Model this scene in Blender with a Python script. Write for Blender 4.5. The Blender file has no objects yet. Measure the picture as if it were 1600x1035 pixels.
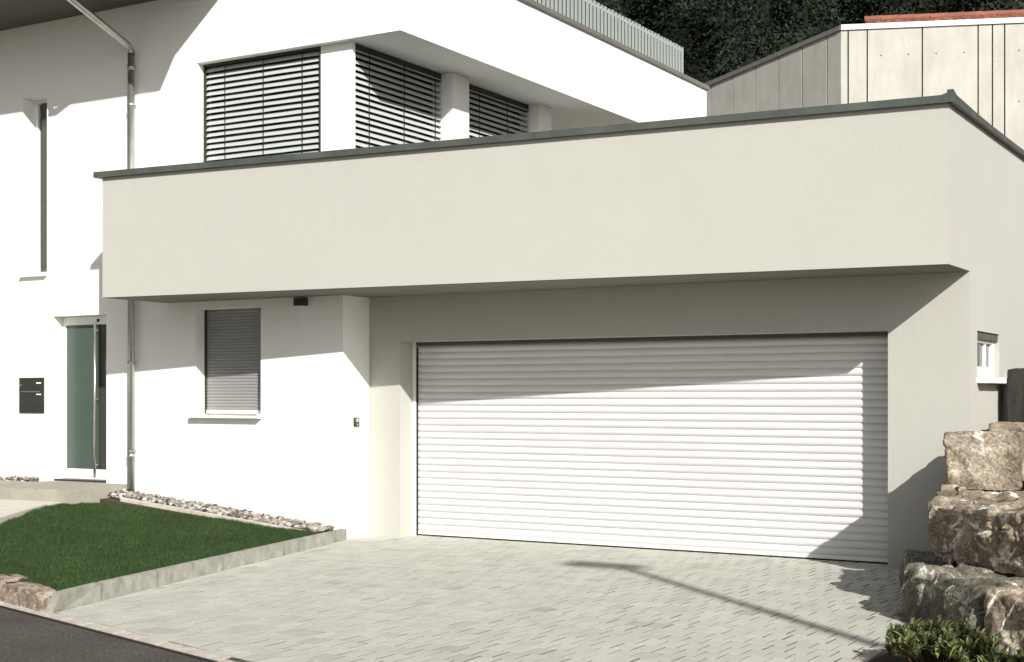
import bpy, bmesh, math, random
import numpy as np
from mathutils import Vector, Matrix, noise
R = math.radians
S = bpy.context.scene
COL = S.collection

# ------------------------------------------------------------------ camera
cam_d = bpy.data.cameras.new('camera'); cam = bpy.data.objects.new('camera', cam_d); COL.objects.link(cam)
cam.location = (0, 0, 1.6); cam.rotation_euler = (R(90), 0, R(30.6))
cam_d.sensor_width = 36; cam_d.lens = 2194 * 36 / 1600; cam_d.shift_y = 100.5 / 1600
cam_d.clip_start = .1; cam_d.clip_end = 2000
S.camera = cam
# ------------------------------------------------------------------ sky and sun
SUN = Vector((.749, -.663, .563)).normalized()      # towards the sun
w = bpy.data.worlds.new("World"); S.world = w; w.use_nodes = True
nt = w.node_tree; bg = nt.nodes['Background']
sky = nt.nodes.new('ShaderNodeTexSky'); sky.sky_type = 'NISHITA'; sky.sun_disc = False
sky.sun_elevation = math.asin(SUN.z); sky.sun_rotation = math.atan2(SUN.x, SUN.y)
sky.dust_density = 2.0
hs = nt.nodes.new('ShaderNodeHueSaturation'); hs.inputs['Saturation'].default_value = .25
nt.links.new(sky.outputs[0], hs.inputs['Color']); nt.links.new(hs.outputs[0], bg.inputs[0])
bg.inputs[1].default_value = .064
sd = bpy.data.lights.new('sun', 'SUN'); sd.energy = 5.0; sd.angle = R(.55); sd.color = (1, .972, .915)
so = bpy.data.objects.new('sun', sd); COL.objects.link(so)
so.rotation_euler = SUN.to_track_quat('Z', 'Y').to_euler(); so.location = (10, -10, 12)
S.view_settings.view_transform = 'Standard'; S.view_settings.look = 'None'
S.view_settings.exposure = .30; S.view_settings.gamma = 1
S.cycles.max_bounces = 8; S.cycles.diffuse_bounces = 5

# ------------------------------------------------------------------ materials
def mat(name, col, rough=.8, metal=0, spec=.3, bump=None, var=None, build=None):
    """bump=(scale, strength, distance), var=(scale, amount) soft natural mottling"""
    m = bpy.data.materials.new(name); m.use_nodes = True
    t = m.node_tree; b = t.nodes['Principled BSDF']
    b.inputs['Base Color'].default_value = (*col, 1); b.inputs['Roughness'].default_value = rough
    b.inputs['Metallic'].default_value = metal; b.inputs['Specular IOR Level'].default_value = spec
    tc = t.nodes.new('ShaderNodeTexCoord')
    if var:
        n = t.nodes.new('ShaderNodeTexNoise'); n.inputs['Scale'].default_value = var[0]; n.inputs['Detail'].default_value = 6
        n.inputs['Roughness'].default_value = .65
        t.links.new(tc.outputs['Object'], n.inputs['Vector'])
        r = t.nodes.new('ShaderNodeValToRGB')
        a = var[1]
        r.color_ramp.elements[0].position = .3; r.color_ramp.elements[1].position = .7
        r.color_ramp.elements[0].color = (col[0]*(1-a), col[1]*(1-a), col[2]*(1-a), 1)
        r.color_ramp.elements[1].color = (min(1, col[0]*(1+a)), min(1, col[1]*(1+a)), min(1, col[2]*(1+a)), 1)
        t.links.new(n.outputs['Fac'], r.inputs[0]); t.links.new(r.outputs[0], b.inputs['Base Color'])
    if bump:
        n2 = t.nodes.new('ShaderNodeTexNoise'); n2.inputs['Scale'].default_value = bump[0]; n2.inputs['Detail'].default_value = 5
        t.links.new(tc.outputs['Object'], n2.inputs['Vector'])
        bp = t.nodes.new('ShaderNodeBump'); bp.inputs['Strength'].default_value = bump[1]; bp.inputs['Distance'].default_value = bump[2]
        t.links.new(n2.outputs['Fac'], bp.inputs['Height']); t.links.new(bp.outputs[0], b.inputs['Normal'])
    if build: build(t, b, tc)
    return m

def streaky(amount, scale=(1.2, 1.2, .25)):
    """faint vertical weathering streaks multiplied into the base colour"""
    def f(t, b, tc):
        mp = t.nodes.new('ShaderNodeMapping'); mp.inputs['Scale'].default_value = scale
        t.links.new(tc.outputs['Object'], mp.inputs[0])
        n = t.nodes.new('ShaderNodeTexNoise'); n.inputs['Scale'].default_value = 3; n.inputs['Detail'].default_value = 7; n.inputs['Roughness'].default_value = .6
        t.links.new(mp.outputs[0], n.inputs['Vector'])
        r = t.nodes.new('ShaderNodeMapRange'); r.inputs[1].default_value = .3; r.inputs[2].default_value = .7
        r.inputs[3].default_value = 1 - amount; r.inputs[4].default_value = 1.0
        t.links.new(n.outputs['Fac'], r.inputs[0])
        mx = t.nodes.new('ShaderNodeMix'); mx.data_type = 'RGBA'; mx.blend_type = 'MULTIPLY'; mx.inputs[0].default_value = 1
        src = b.inputs['Base Color'].links[0].from_socket if b.inputs['Base Color'].links else None
        if src: t.links.new(src, mx.inputs[6])
        else: mx.inputs[6].default_value = b.inputs['Base Color'].default_value
        t.links.new(r.outputs[0], mx.inputs[7]); t.links.new(mx.outputs[2], b.inputs['Base Color'])
    return f

def stone_build(dark, mid, light, vein, sc=3.0, moss=True):
    def f(t, b, tc):
        N = t.nodes; L = t.links
        n = N.new('ShaderNodeTexNoise'); n.inputs['Scale'].default_value = sc; n.inputs['Detail'].default_value = 9; n.inputs['Roughness'].default_value = .72
        L.new(tc.outputs['Object'], n.inputs['Vector'])
        r = N.new('ShaderNodeValToRGB'); cr = r.color_ramp
        cr.elements[0].position = .33; cr.elements[0].color = (*dark, 1)
        cr.elements[1].position = .68; cr.elements[1].color = (*light, 1)
        e = cr.elements.new(.5); e.color = (*mid, 1)
        L.new(n.outputs['Fac'], r.inputs[0])
        # pale mineral veins: thin bands of a warped noise
        n2 = N.new('ShaderNodeTexNoise'); n2.inputs['Scale'].default_value = sc * .55; n2.inputs['Detail'].default_value = 5; n2.inputs['Distortion'].default_value = 1.2
        L.new(tc.outputs['Object'], n2.inputs['Vector'])
        v = N.new('ShaderNodeValToRGB'); c2 = v.color_ramp
        c2.elements[0].position = .478; c2.elements[0].color = (0, 0, 0, 1)
        c2.elements[1].position = .522; c2.elements[1].color = (0, 0, 0, 1)
        e = c2.elements.new(.5); e.color = (1, 1, 1, 1)
        L.new(n2.outputs['Fac'], v.inputs[0])
        brk = N.new('ShaderNodeTexNoise'); brk.inputs['Scale'].default_value = sc * 3; brk.inputs['Detail'].default_value = 3
        L.new(tc.outputs['Object'], brk.inputs['Vector'])
        br = N.new('ShaderNodeMapRange'); br.inputs[1].default_value = .44; br.inputs[2].default_value = .56
        L.new(brk.outputs['Fac'], br.inputs[0])
        mu = N.new('ShaderNodeMath'); mu.operation = 'MULTIPLY'
        L.new(v.outputs[0], mu.inputs[0]); L.new(br.outputs[0], mu.inputs[1])
        mx = N.new('ShaderNodeMix'); mx.data_type = 'RGBA'; L.new(mu.outputs[0], mx.inputs[0])
        L.new(r.outputs[0], mx.inputs[6]); mx.inputs[7].default_value = (*vein, 1)
        out = mx.outputs[2]
        # fine salt-and-pepper grain
        g = N.new('ShaderNodeTexNoise'); g.inputs['Scale'].default_value = sc * 22; g.inputs['Detail'].default_value = 4
        L.new(tc.outputs['Object'], g.inputs['Vector'])
        gr = N.new('ShaderNodeMapRange'); gr.inputs[1].default_value = .3; gr.inputs[2].default_value = .7; gr.inputs[3].default_value = .55; gr.inputs[4].default_value = 1.45
        L.new(g.outputs['Fac'], gr.inputs[0])
        m2 = N.new('ShaderNodeMix'); m2.data_type = 'RGBA'; m2.blend_type = 'MULTIPLY'; m2.inputs[0].default_value = 1
        L.new(out, m2.inputs[6]); L.new(gr.outputs[0], m2.inputs[7]); out = m2.outputs[2]
        if moss:
            mo = N.new('ShaderNodeTexNoise'); mo.inputs['Scale'].default_value = sc * 1.3; mo.inputs['Detail'].default_value = 8; mo.inputs['Roughness'].default_value = .8
            mp = N.new('ShaderNodeMapping'); mp.inputs['Location'].default_value = (5, 3, 1); L.new(tc.outputs['Object'], mp.inputs[0]); L.new(mp.outputs[0], mo.inputs['Vector'])
            mr = N.new('ShaderNodeMapRange'); mr.inputs[1].default_value = .57; mr.inputs[2].default_value = .66; mr.inputs[4].default_value = .7
            L.new(mo.outputs['Fac'], mr.inputs[0])
            m3 = N.new('ShaderNodeMix'); m3.data_type = 'RGBA'; L.new(mr.outputs[0], m3.inputs[0]); L.new(out, m3.inputs[6]); m3.inputs[7].default_value = (.07, .075, .025, 1); out = m3.outputs[2]
        L.new(out, b.inputs['Base Color'])
        bp = N.new('ShaderNodeBump'); bp.inputs['Strength'].default_value = .7; bp.inputs['Distance'].default_value = .012
        ad = N.new('ShaderNodeMath'); ad.operation = 'ADD'; L.new(n.outputs['Fac'], ad.inputs[0]); L.new(g.outputs['Fac'], ad.inputs[1])
        L.new(ad.outputs[0], bp.inputs['Height']); L.new(bp.outputs[0], b.inputs['Normal'])
    return f

def attr_tint(amount_col='tone'):
    """per-stone / per-leaf colour stored on the mesh multiplies the base colour"""
    def f(t, b, tc):
        a = t.nodes.new('ShaderNodeAttribute'); a.attribute_name = amount_col
        mx = t.nodes.new('ShaderNodeMix'); mx.data_type = 'RGBA'; mx.blend_type = 'MULTIPLY'; mx.inputs[0].default_value = 1
        if b.inputs['Base Color'].links: t.links.new(b.inputs['Base Color'].links[0].from_socket, mx.inputs[6])
        else: mx.inputs[6].default_value = b.inputs['Base Color'].default_value
        t.links.new(a.outputs['Color'], mx.inputs[7]); t.links.new(mx.outputs[2], b.inputs['Base Color'])
    return f

M = {}
M['white'] = mat('white_render', (.90, .90, .865), .9, bump=(170, .5, .006), var=(1.5, .012))
M['beige'] = mat('beige_render', (.462, .454, .416), .92, bump=(170, .5, .006), var=(1.3, .018), build=streaky(.018, (2, 2, 1.2)))
M['soffit'] = mat('dark_soffit', (.10, .095, .075), .8, var=(4, .1))  # dark tone picked to deepen the shade on the wall below the eave
M['under'] = mat('soffit_shade_beige', (.20, .195, .165), .9, var=(2, .05))  # beige darkened, overhang shade put into the colour
M['cap'] = mat('weathered_metal_cap', (.115, .13, .115), .5, .35, var=(3, .2), build=streaky(.25))
M['roofcap'] = mat('grey_metal_roof_edge', (.25, .25, .235), .45, .5, var=(3, .12))
M['zinc'] = mat('zinc_pipe', (.45, .46, .425), .36, .85, var=(8, .10))
M['galv'] = mat('galvanised_bars', (.42, .46, .44), .4, .3)
M['frame'] = mat('white_frame', (.82, .82, .79), .35)
M['glass'] = mat('dark_glass', (.035, .04, .035), .06, spec=.6)
M['doorglass'] = mat('frosted_green_glass', (.062, .088, .072), .3, spec=.5, var=(2, .06))
M['doorglass2'] = mat('dark_side_glass', (.045, .05, .04), .25, spec=.5)
M['slat'] = mat('aluminium_blind_slat', (.47, .50, .485), .45, .0, .4)
M['shutter'] = mat('grey_shutter_slats', (.27, .27, .265), .5)
M['black'] = mat('black_gap', (.015, .015, .014), .7)
M['anthracite'] = mat('anthracite_metal', (.05, .05, .042), .45, .3, var=(6, .15))
M['steel'] = mat('brushed_steel', (.62, .62, .58), .3, .9)
M['gdoor'] = mat('white_roller_door', (.67, .665, .66), .42, var=(.8, .025), bump=(5, .03, .004))
M['concrete'] = mat('board_concrete', (.50, .49, .445), .9, bump=(40, .4, .01), var=(1.1, .10), build=streaky(.16, (1.6, 1.6, .4)))
M['flash'] = mat('white_flashing', (.8, .8, .78), .5)
M['tile'] = mat('red_roof_tile', (.25, .10, .068), .85, bump=(20, .4, .02), var=(2, .3))
M['tiletone'] = mat('red_roof_tile_toned', (.25, .10, .068), .85, bump=(20, .4, .02), build=attr_tint())
M['kerb'] = mat('concrete_kerb', (.37, .365, .32), .9, bump=(90, .5, .004), var=(7, .22), build=streaky(.35, (3, 3, 2)))
M['step'] = mat('step_concrete', (.335, .315, .265), .9, bump=(90, .4, .004), var=(4, .14))
M['path'] = mat('pale_path', (.58, .56, .48), .9, bump=(60, .4, .004), var=(5, .08))
M['joint'] = mat('joint_sand', (.11, .10, .078), 1, bump=(200, .5, .003), var=(5, .75))
M['soil'] = mat('soil', (.07, .055, .035), 1, bump=(30, 1, .03), var=(8, .4))
M['lawnsoil'] = mat('lawn_soil', (.014, .022, .008), 1, bump=(60, .8, .02), var=(8, .3))
M['asphalt'] = mat('asphalt', (.105, .093, .082), .9, bump=(170, 1, .012), var=(75, .95), build=streaky(.35, (.5, .5, .5)))
M['ground'] = mat('rough_ground', (.13, .12, .08), 1, bump=(10, .6, .03), var=(1, .25))
M['forestfloor'] = mat('forest_floor', (.004, .005, .0035), 1, var=(.3, .3))
M['forest'] = mat('forest_leaves', (.0175, .0235, .0155), .9, spec=.1, build=attr_tint())
M['grass'] = mat('grass_blades', (.031, .060, .0195), .7, spec=.2, build=attr_tint())
M['leaf'] = mat('shrub_leaves', (.088, .118, .048), .5, spec=.4, build=attr_tint())
M['darkleaf'] = mat('conifer_leaves', (.025, .045, .02), .7, build=attr_tint())
M['twig'] = mat('twig', (.08, .055, .035), .9)
M['wood'] = mat('weathered_timber', (.045, .04, .032), .9, bump=(30, .8, .01), build=streaky(.6, (12, 12, .6)))
M['pebble'] = mat('pebbles', (.26, .245, .225), .85, bump=(60, .4, .004), build=attr_tint())
M['stone'] = mat('limestone_boulder', (.3, .25, .2), .95, build=stone_build((.06, .045, .03), (.235, .19, .14), (.56, .50, .40), (.80, .76, .68), 2.2))
M['stonegrey'] = mat('grey_boulder', (.3, .25, .2), .95, build=stone_build((.045, .043, .033), (.14, .13, .10), (.33, .31, .25), (.5, .48, .42), 2.6))
M['redstone'] = mat('red_sandstone', (.3, .25, .2), .95, build=stone_build((.13, .085, .065), (.27, .205, .16), (.50, .43, .34), (.6, .55, .45), 7, moss=False))
M['edging'] = mat('pinkish_edging', (.50, .46, .405), .9, bump=(80, .5, .004), var=(9, .2))
def paver_build(t, b, tc):
    streaky(.11, (1.2, 1.2, 1.2))(t, b, tc); attr_tint()(t, b, tc)
M['paver'] = mat('concrete_paver', (.50, .497, .445), .92, bump=(150, .5, .003), var=(2.2, .07), build=paver_build)

# ------------------------------------------------------------------ mesh helpers
class MB:
    def __init__(s): s.v = []; s.f = []; s.c = []
    def add(s, vs, fs, tone=None):
        o = len(s.v); s.v += [tuple(p) for p in vs]; s.f += [tuple(i + o for i in f) for f in fs]
        if tone is not None: s.c += [tone] * len(vs)
    def box(s, x0, x1, y0, y1, z0, z1):
        s.prism([(x0, y0), (x1, y0), (x1, y1), (x0, y1)], z0, z1)
    def prism(s, poly, z0, z1):
        n = len(poly)
        z0 = z0 if hasattr(z0, '__len__') else [z0] * n; z1 = z1 if hasattr(z1, '__len__') else [z1] * n
        vs = [(p[0], p[1], z) for p, z in zip(poly, z0)] + [(p[0], p[1], z) for p, z in zip(poly, z1)]
        fs = [tuple(reversed(range(n))), tuple(range(n, 2 * n))] + [(i, (i + 1) % n, n + (i + 1) % n, n + i) for i in range(n)]
        s.add(vs, fs)
    def tube(s, pts, r, n=14, cap=True):
        pts = [Vector(p) for p in pts]; rings = []
        for i, p in enumerate(pts):
            a = pts[max(i - 1, 0)]; b = pts[min(i + 1, len(pts) - 1)]; d = (b - a).normalized()
            up = Vector((0, 0, 1)) if abs(d.z) < .9 else Vector((1, 0, 0))
            u = d.cross(up).normalized(); v = d.cross(u).normalized()
            rr = r[i] if hasattr(r, '__len__') else r
            rings.append([p + (u * math.cos(k * 2 * math.pi / n) + v * math.sin(k * 2 * math.pi / n)) * rr for k in range(n)])
        vs = [q for g in rings for q in g]; fs = []
        for i in range(len(pts) - 1):
            for k in range(n):
                fs.append((i * n + k, i * n + (k + 1) % n, (i + 1) * n + (k + 1) % n, (i + 1) * n + k))
        if cap: fs += [tuple(reversed(range(n))), tuple(range((len(pts) - 1) * n, len(pts) * n))]
        s.add(vs, fs)
    def mesh(s, name):
        me = bpy.data.meshes.new(name); me.from_pydata(s.v, [], s.f)
        if s.c:
            a = me.color_attributes.new('tone', 'FLOAT_COLOR', 'POINT')
            a.data.foreach_set('color', np.array([(c[0], c[1], c[2], 1) for c in s.c], 'f').ravel())
        me.update(); return me
    def build(s, name, m, parent=None, smooth=False, bevel=0, fix=True):
        me = s.mesh(name)
        if fix:
            bm = bmesh.new(); bm.from_mesh(me); bmesh.ops.recalc_face_normals(bm, faces=bm.faces)
            if bevel:
                es = [e for e in bm.edges if len(e.link_faces) == 2 and e.calc_face_angle(0) > .5]
                bmesh.ops.bevel(bm, geom=es, offset=bevel, segments=2, affect='EDGES', clamp_overlap=True)
            bm.to_mesh(me); bm.free()
        if smooth: me.polygons.foreach_set('use_smooth', [True] * len(me.polygons))
        me.materials.append(M[m] if isinstance(m, str) else m)
        o = bpy.data.objects.new(name, me); COL.objects.link(o)
        if parent: o.parent = parent; o.matrix_parent_inverse = Matrix.Translation(-parent_loc(parent))
        return o
def parent_loc(p): return Vector(p.location)
def tag(o, label=None, cat=None, group=None, kind=None):
    if label: o['label'] = label
    if cat: o['category'] = cat
    if group: o['group'] = group
    if kind: o['kind'] = kind
    return o
def thing(name, label, cat, loc=(0, 0, 0), group=None):
    o = bpy.data.objects.new(name, None); COL.objects.link(o); o.location = loc; o.empty_display_size = .2
    return tag(o, label, cat, group)
def bx(*a):
    m = MB(); m.box(*a); return m
def wall_grid(mp, us, zs, solid, t):
    """wall panel with openings. mp(u,d,z)->xyz ; cells of the us x zs grid are kept where solid(u,z)"""
    mb = MB(); nu, nz = len(us) - 1, len(zs) - 1
    k = [[solid((us[i] + us[i+1]) / 2, (zs[j] + zs[j+1]) / 2) for j in range(nz)] for i in range(nu)]
    g = lambda i, j: 0 <= i < nu and 0 <= j < nz and k[i][j]
    for i in range(nu):
        for j in range(nz):
            if not k[i][j]: continue
            a, b, c, d = us[i], us[i+1], zs[j], zs[j+1]
            mb.add([mp(a, 0, c), mp(b, 0, c), mp(b, 0, d), mp(a, 0, d)], [(0, 1, 2, 3)])
            mb.add([mp(a, t, c), mp(b, t, c), mp(b, t, d), mp(a, t, d)], [(3, 2, 1, 0)])
            if not g(i-1, j): mb.add([mp(a, 0, c), mp(a, 0, d), mp(a, t, d), mp(a, t, c)], [(0, 1, 2, 3)])
            if not g(i+1, j): mb.add([mp(b, 0, c), mp(b, 0, d), mp(b, t, d), mp(b, t, c)], [(3, 2, 1, 0)])
            if not g(i, j-1): mb.add([mp(a, 0, c), mp(b, 0, c), mp(b, t, c), mp(a, t, c)], [(3, 2, 1, 0)])
            if not g(i, j+1): mb.add([mp(a, 0, d), mp(b, 0, d), mp(b, t, d), mp(a, t, d)], [(0, 1, 2, 3)])
    # weld
    me = mb.mesh('tmp'); bm = bmesh.new(); bm.from_mesh(me); bmesh.ops.remove_doubles(bm, verts=bm.verts, dist=1e-5)
    out = MB(); bm.verts.index_update()
    out.v = [tuple(v.co) for v in bm.verts]; out.f = [tuple(v.index for v in f.verts) for f in bm.faces]
    bm.free(); bpy.data.meshes.remove(me); return out
def inr(v, a, b): return a < v < b

# ------------------------------------------------------------------ GROUND
g = MB(); g.add([(-400, -200, -.05), (400, -200, -.05), (400, 500, -.05), (-400, 500, -.05)], [(0, 1, 2, 3)])
tag(g.build('ground', 'ground', fix=False), kind='structure')
def road_y(x): return 7.25 - .2875 * (x + 8.83)          # kerb line between driveway and road
g = MB(); g.add([(-60, road_y(-60), -.010), (-60, -9, -.010), (60, -30, -.010), (60, road_y(60), -.010)], [(0, 1, 2, 3)])
tag(g.build('road', 'asphalt', fix=False), kind='structure')
# driveway of 14 x 21 cm pavers, every stone real, slightly uneven
LX = lambda y: -8.16 - (y - 7.2) * .2525          # left (kerb) side
RX = lambda y: -2.38 - (y - 5.4) * .047
g = MB(); g.prism([(LX(7.12) + .01, 7.12), (RX(5.5), road_y(RX(5.5)) + .06), (RX(13.28), 13.28), (-9.57, 13.28)], -.04, -.0016)
tag(g.build('driveway_bed', 'joint'), kind='structure')
rnd = random.Random(5)
bm = bmesh.new(); lay = bm.verts.layers.float_color.new('tone')
py, px = .213, .1435; row = 0; y = 5.2
while y < 13.3:
    x = -9.8 + (row % 2) * px / 2 + rnd.uniform(-.018, .018)
    while x < -2.2:
        if x > LX(y) - .3 and x < RX(y) + .3 and y > road_y(x) - .4:
            j = rnd.uniform(.002, .005); jx = .0044 + .0036 * rnd.random() ** 1.5; bv = .0010
            x0, x1, y0, y1 = x + jx, x + px - jx, y + j, y + py - j
            dz = [rnd.gauss(0, .0003) for _ in range(4)]; h = rnd.gauss(0, .0003)
            t = rnd.gauss(1, .03); warm = rnd.gauss(0, .005)
            if rnd.random() < .05: t *= .86
            c = (t * (1 + warm), t, t * (1 - warm * 1.5), 1)
            P0 = [(x0, y0), (x1, y0), (x1, y1), (x0, y1)]
            jit = [(rnd.uniform(-.0028, .0028), rnd.uniform(-.003, .003)) for _ in range(4)]
            lo = [bm.verts.new((p[0] + q[0], p[1] + q[1], -.03)) for p, q in zip(P0, jit)]
            mi = [bm.verts.new((p[0] + q[0], p[1] + q[1], -bv * .8 + d + h)) for p, q, d in zip(P0, jit, dz)]
            P1 = [(x0 + bv, y0 + bv), (x1 - bv, y0 + bv), (x1 - bv, y1 - bv), (x0 + bv, y1 - bv)]
            hi = [bm.verts.new((p[0] + q[0], p[1] + q[1], d + h)) for p, q, d in zip(P1, jit, dz)]
            for v in lo + mi + hi: v[lay] = c
            bm.faces.new(hi)
            for k in range(4):
                bm.faces.new((lo[k], lo[(k+1) % 4], mi[(k+1) % 4], mi[k])); bm.faces.new((mi[k], mi[(k+1) % 4], hi[(k+1) % 4], hi[k]))
        x += px + rnd.gauss(0, .0022)
    y += py; row += 1
def cut(co, no):
    bmesh.ops.bisect_plane(bm, geom=list(bm.verts) + list(bm.edges) + list(bm.faces), plane_co=co, plane_no=no, clear_outer=True)
cut((-8.16, 7.2, 0), Vector((-1, -.2525, 0)).normalized())
cut((-2.38, 5.4, 0), Vector((1, .047, 0)).normalized())
cut((-8.83, 7.38, 0), Vector((-.2875, -1, 0)).normalized())
cut((-5, 13.27, 0), (0, 1, 0))
me = bpy.data.meshes.new('driveway'); bm.to_mesh(me); bm.free(); me.materials.append(M['paver'])
o = bpy.data.objects.new('driveway', me); COL.objects.link(o); tag(o, kind='structure')
# flush edging course along the road
g = MB(); L0 = 0
x = -16.0
while x < 3:
    ln = rnd.uniform(.2, .3); a, b = x + .004, x + ln - .004
    z = rnd.uniform(-.002, .004)
    g.prism([(a, road_y(a)), (b, road_y(b)), (b, road_y(b) + .125), (a, road_y(a) + .125)], -.05, z); x += ln
tag(g.build('road_edging', 'edging', bevel=.004), kind='structure')
# dark tar seam next to the edging
g = MB(); g.prism([(-16, road_y(-16) - .035), (3, road_y(3) - .035), (3, road_y(3) - .003), (-16, road_y(-16) - .003)], -.05, -.005)
tag(g.build('tar_seam', 'black'), kind='structure')

# lawn: a gently rising sheet with a fringe of real blades
def lawn_z(x, y):
    e = LX(y)
    return .115 + max(0, (e - .1) - x) * .070
def lawn_quad(mb, p, n=14):
    pass
LA = [(-12.56, 11.62), (LX(11.98) - .09, 11.98), (LX(7.45) - .09, 7.45), (-10.9, 8.10), (-13.0, 8.70), (-13.6, 9.2)]  # outline
def inpoly(x, y, P):
    c = False; n = len(P)
    for i in range(n):
        x1, y1 = P[i]; x2, y2 = P[(i+1) % n]
        if (y1 > y) != (y2 > y) and x < (x2 - x1) * (y - y1) / (y2 - y1) + x1: c = not c
    return c
LAWN = [(-12.62, 11.78), (LX(11.98) - .085, 11.98), (LX(7.36) - .085, 7.36), (-9.4, 7.62), (-14.2, 8.9)]
# path edge of the lawn runs from (-12.62,11.78) towards the viewer
LAWN = [(-12.35, 11.93), (LX(11.98) - .085, 11.98), (LX(7.4) - .085, 7.4), (-9.3, 7.62), (-10.6, 7.95), (-11.35, 9.1), (-11.78, 9.75), (-12.3, 10.5), (-12.68, 11.05), (-12.78, 11.4), (-12.62, 11.75)]
bm = bmesh.new()
nx, ny = 40, 40
G = {}
for i in range(nx + 1):
    for j in range(ny + 1):
        yy = 7.3 + (12.05 - 7.3) * j / ny; x1 = LX(yy) - .08; x0 = -12.9; xx = x0 + (x1 - x0) * i / nx
        yy2 = max(yy, 7.25 + .27 * max(0, (LX(7.3) - .08 - xx)) )
        G[i, j] = bm.verts.new((xx, yy2, lawn_z(xx, yy2) - .03))
for i in range(nx):
    for j in range(ny):
        try: bm.faces.new((G[i, j], G[i+1, j], G[i+1, j+1], G[i, j+1]))
        except ValueError: pass
me = bpy.data.meshes.new('lawn'); bm.to_mesh(me); bm.free(); me.materials.append(M['lawnsoil'])
o = bpy.data.objects.new('lawn', me); COL.objects.link(o); tag(o, kind='structure')

def blades(name, n, poly, zf, hmin, hmax, wd, mt, seed, tone0=.75, tone1=1.3):
    rs = np.random.RandomState(seed)
    xs = [p[0] for p in poly]; ys = [p[1] for p in poly]
    pts = []
    while len(pts) < n:
        x = rs.uniform(min(xs), max(xs)); y = rs.uniform(min(ys), max(ys))
        if inpoly(x, y, poly): pts.append((x, y, zf(x, y)))
    P = np.array(pts); n = len(P)
    a = rs.uniform(0, 2*np.pi, n); clump = np.array([noise.noise(Vector((p[0]*1.6, p[1]*1.6, 0))) * 1.2 + noise.noise(Vector((p[0]*6, p[1]*6, 3))) * .8 for p in pts])
    h = rs.uniform(hmin, hmax, n) * (1 + .45 * clump); wv = wd * rs.uniform(.6, 1.3, n)
    lean = rs.normal(0, .5, (n, 2)) * h[:, None]
    d = np.stack([np.cos(a), np.sin(a)], 1) * wv[:, None] / 2
    V = np.zeros((n, 5, 3))
    V[:, 0, :2] = P[:, :2] - d; V[:, 1, :2] = P[:, :2] + d
    V[:, 2, :2] = P[:, :2] + d * .75 + lean * .4; V[:, 3, :2] = P[:, :2] - d * .75 + lean * .4; V[:, 4, :2] = P[:, :2] + lean
    V[:, 0, 2] = V[:, 1, 2] = P[:, 2] - .01; V[:, 2, 2] = V[:, 3, 2] = P[:, 2] + h * .6; V[:, 4, 2] = P[:, 2] + h
    me = bpy.data.meshes.new(name)
    me.vertices.add(n * 5); me.vertices.foreach_set('co', V.ravel())
    base = np.arange(n)[:, None] * 5
    F = np.concatenate([base + np.array([[0, 1, 2, 3]]), base + np.array([[3, 2, 4]])], 1).astype('i')
    me.loops.add(n * 7); me.loops.foreach_set('vertex_index', F.ravel())
    me.polygons.add(n * 2)
    st = (np.arange(n)[:, None] * 7 + np.array([[0, 4]])).ravel(); me.polygons.foreach_set('loop_start', st.astype('i'))
    me.polygons.foreach_set('loop_total', np.tile([4, 3], n).astype('i'))
    me.update(calc_edges=True); me.validate()
    t = rs.uniform(tone0, tone1, n) * (1 + .25 * clump); y_ = rs.uniform(.85, 1.25, n)
    dry = rs.random_sample(n) < .04 + .10 * (clump < -.45)
    c = np.ones((n, 5, 4)); c[:, :, 0] = (t * y_)[:, None]; c[:, :, 1] = t[:, None]; c[:, :, 2] = (t * .95)[:, None]
    c[dry, :, 0] *= 2.4; c[dry, :, 1] *= 1.5
    at = me.color_attributes.new('tone', 'FLOAT_COLOR', 'POINT'); at.data.foreach_set('color', c.astype('f').ravel())
    me.materials.append(M[mt]); o = bpy.data.objects.new(name, me); COL.objects.link(o); return o
tag(blades('grass', 170000, LAWN, lambda x, y: lawn_z(x, y) - .03, .020, .046, .0056, 'grass', 3), 'short dark green lawn grass between the path and the driveway kerb', 'grass', kind='stuff')

# path and entrance step
g = MB(); P = [(-11.3, 9.0), (-11.82, 9.78), (-12.34, 10.53), (-12.72, 11.08), (-12.82, 11.42), (-12.80, 11.8), (-12.84, 12.48), (-17, 12.48), (-17, 8.0), (-11.4, 8.0)]
g.prism(P, .1, .362)
tag(g.build('path', 'path', bevel=.004), kind='structure')
g = MB(); g.prism([(-12.64, 11.36), (-12.83, 12.36), (-12.86, 12.487), (-14.25, 12.487), (-14.25, 12.25), (-17, 12.2), (-17, 11.2)], .3, .505)
tag(g.build('entrance_step', 'step', bevel=.008), 'wide low concrete step in front of the green glass front door', 'step')

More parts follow.
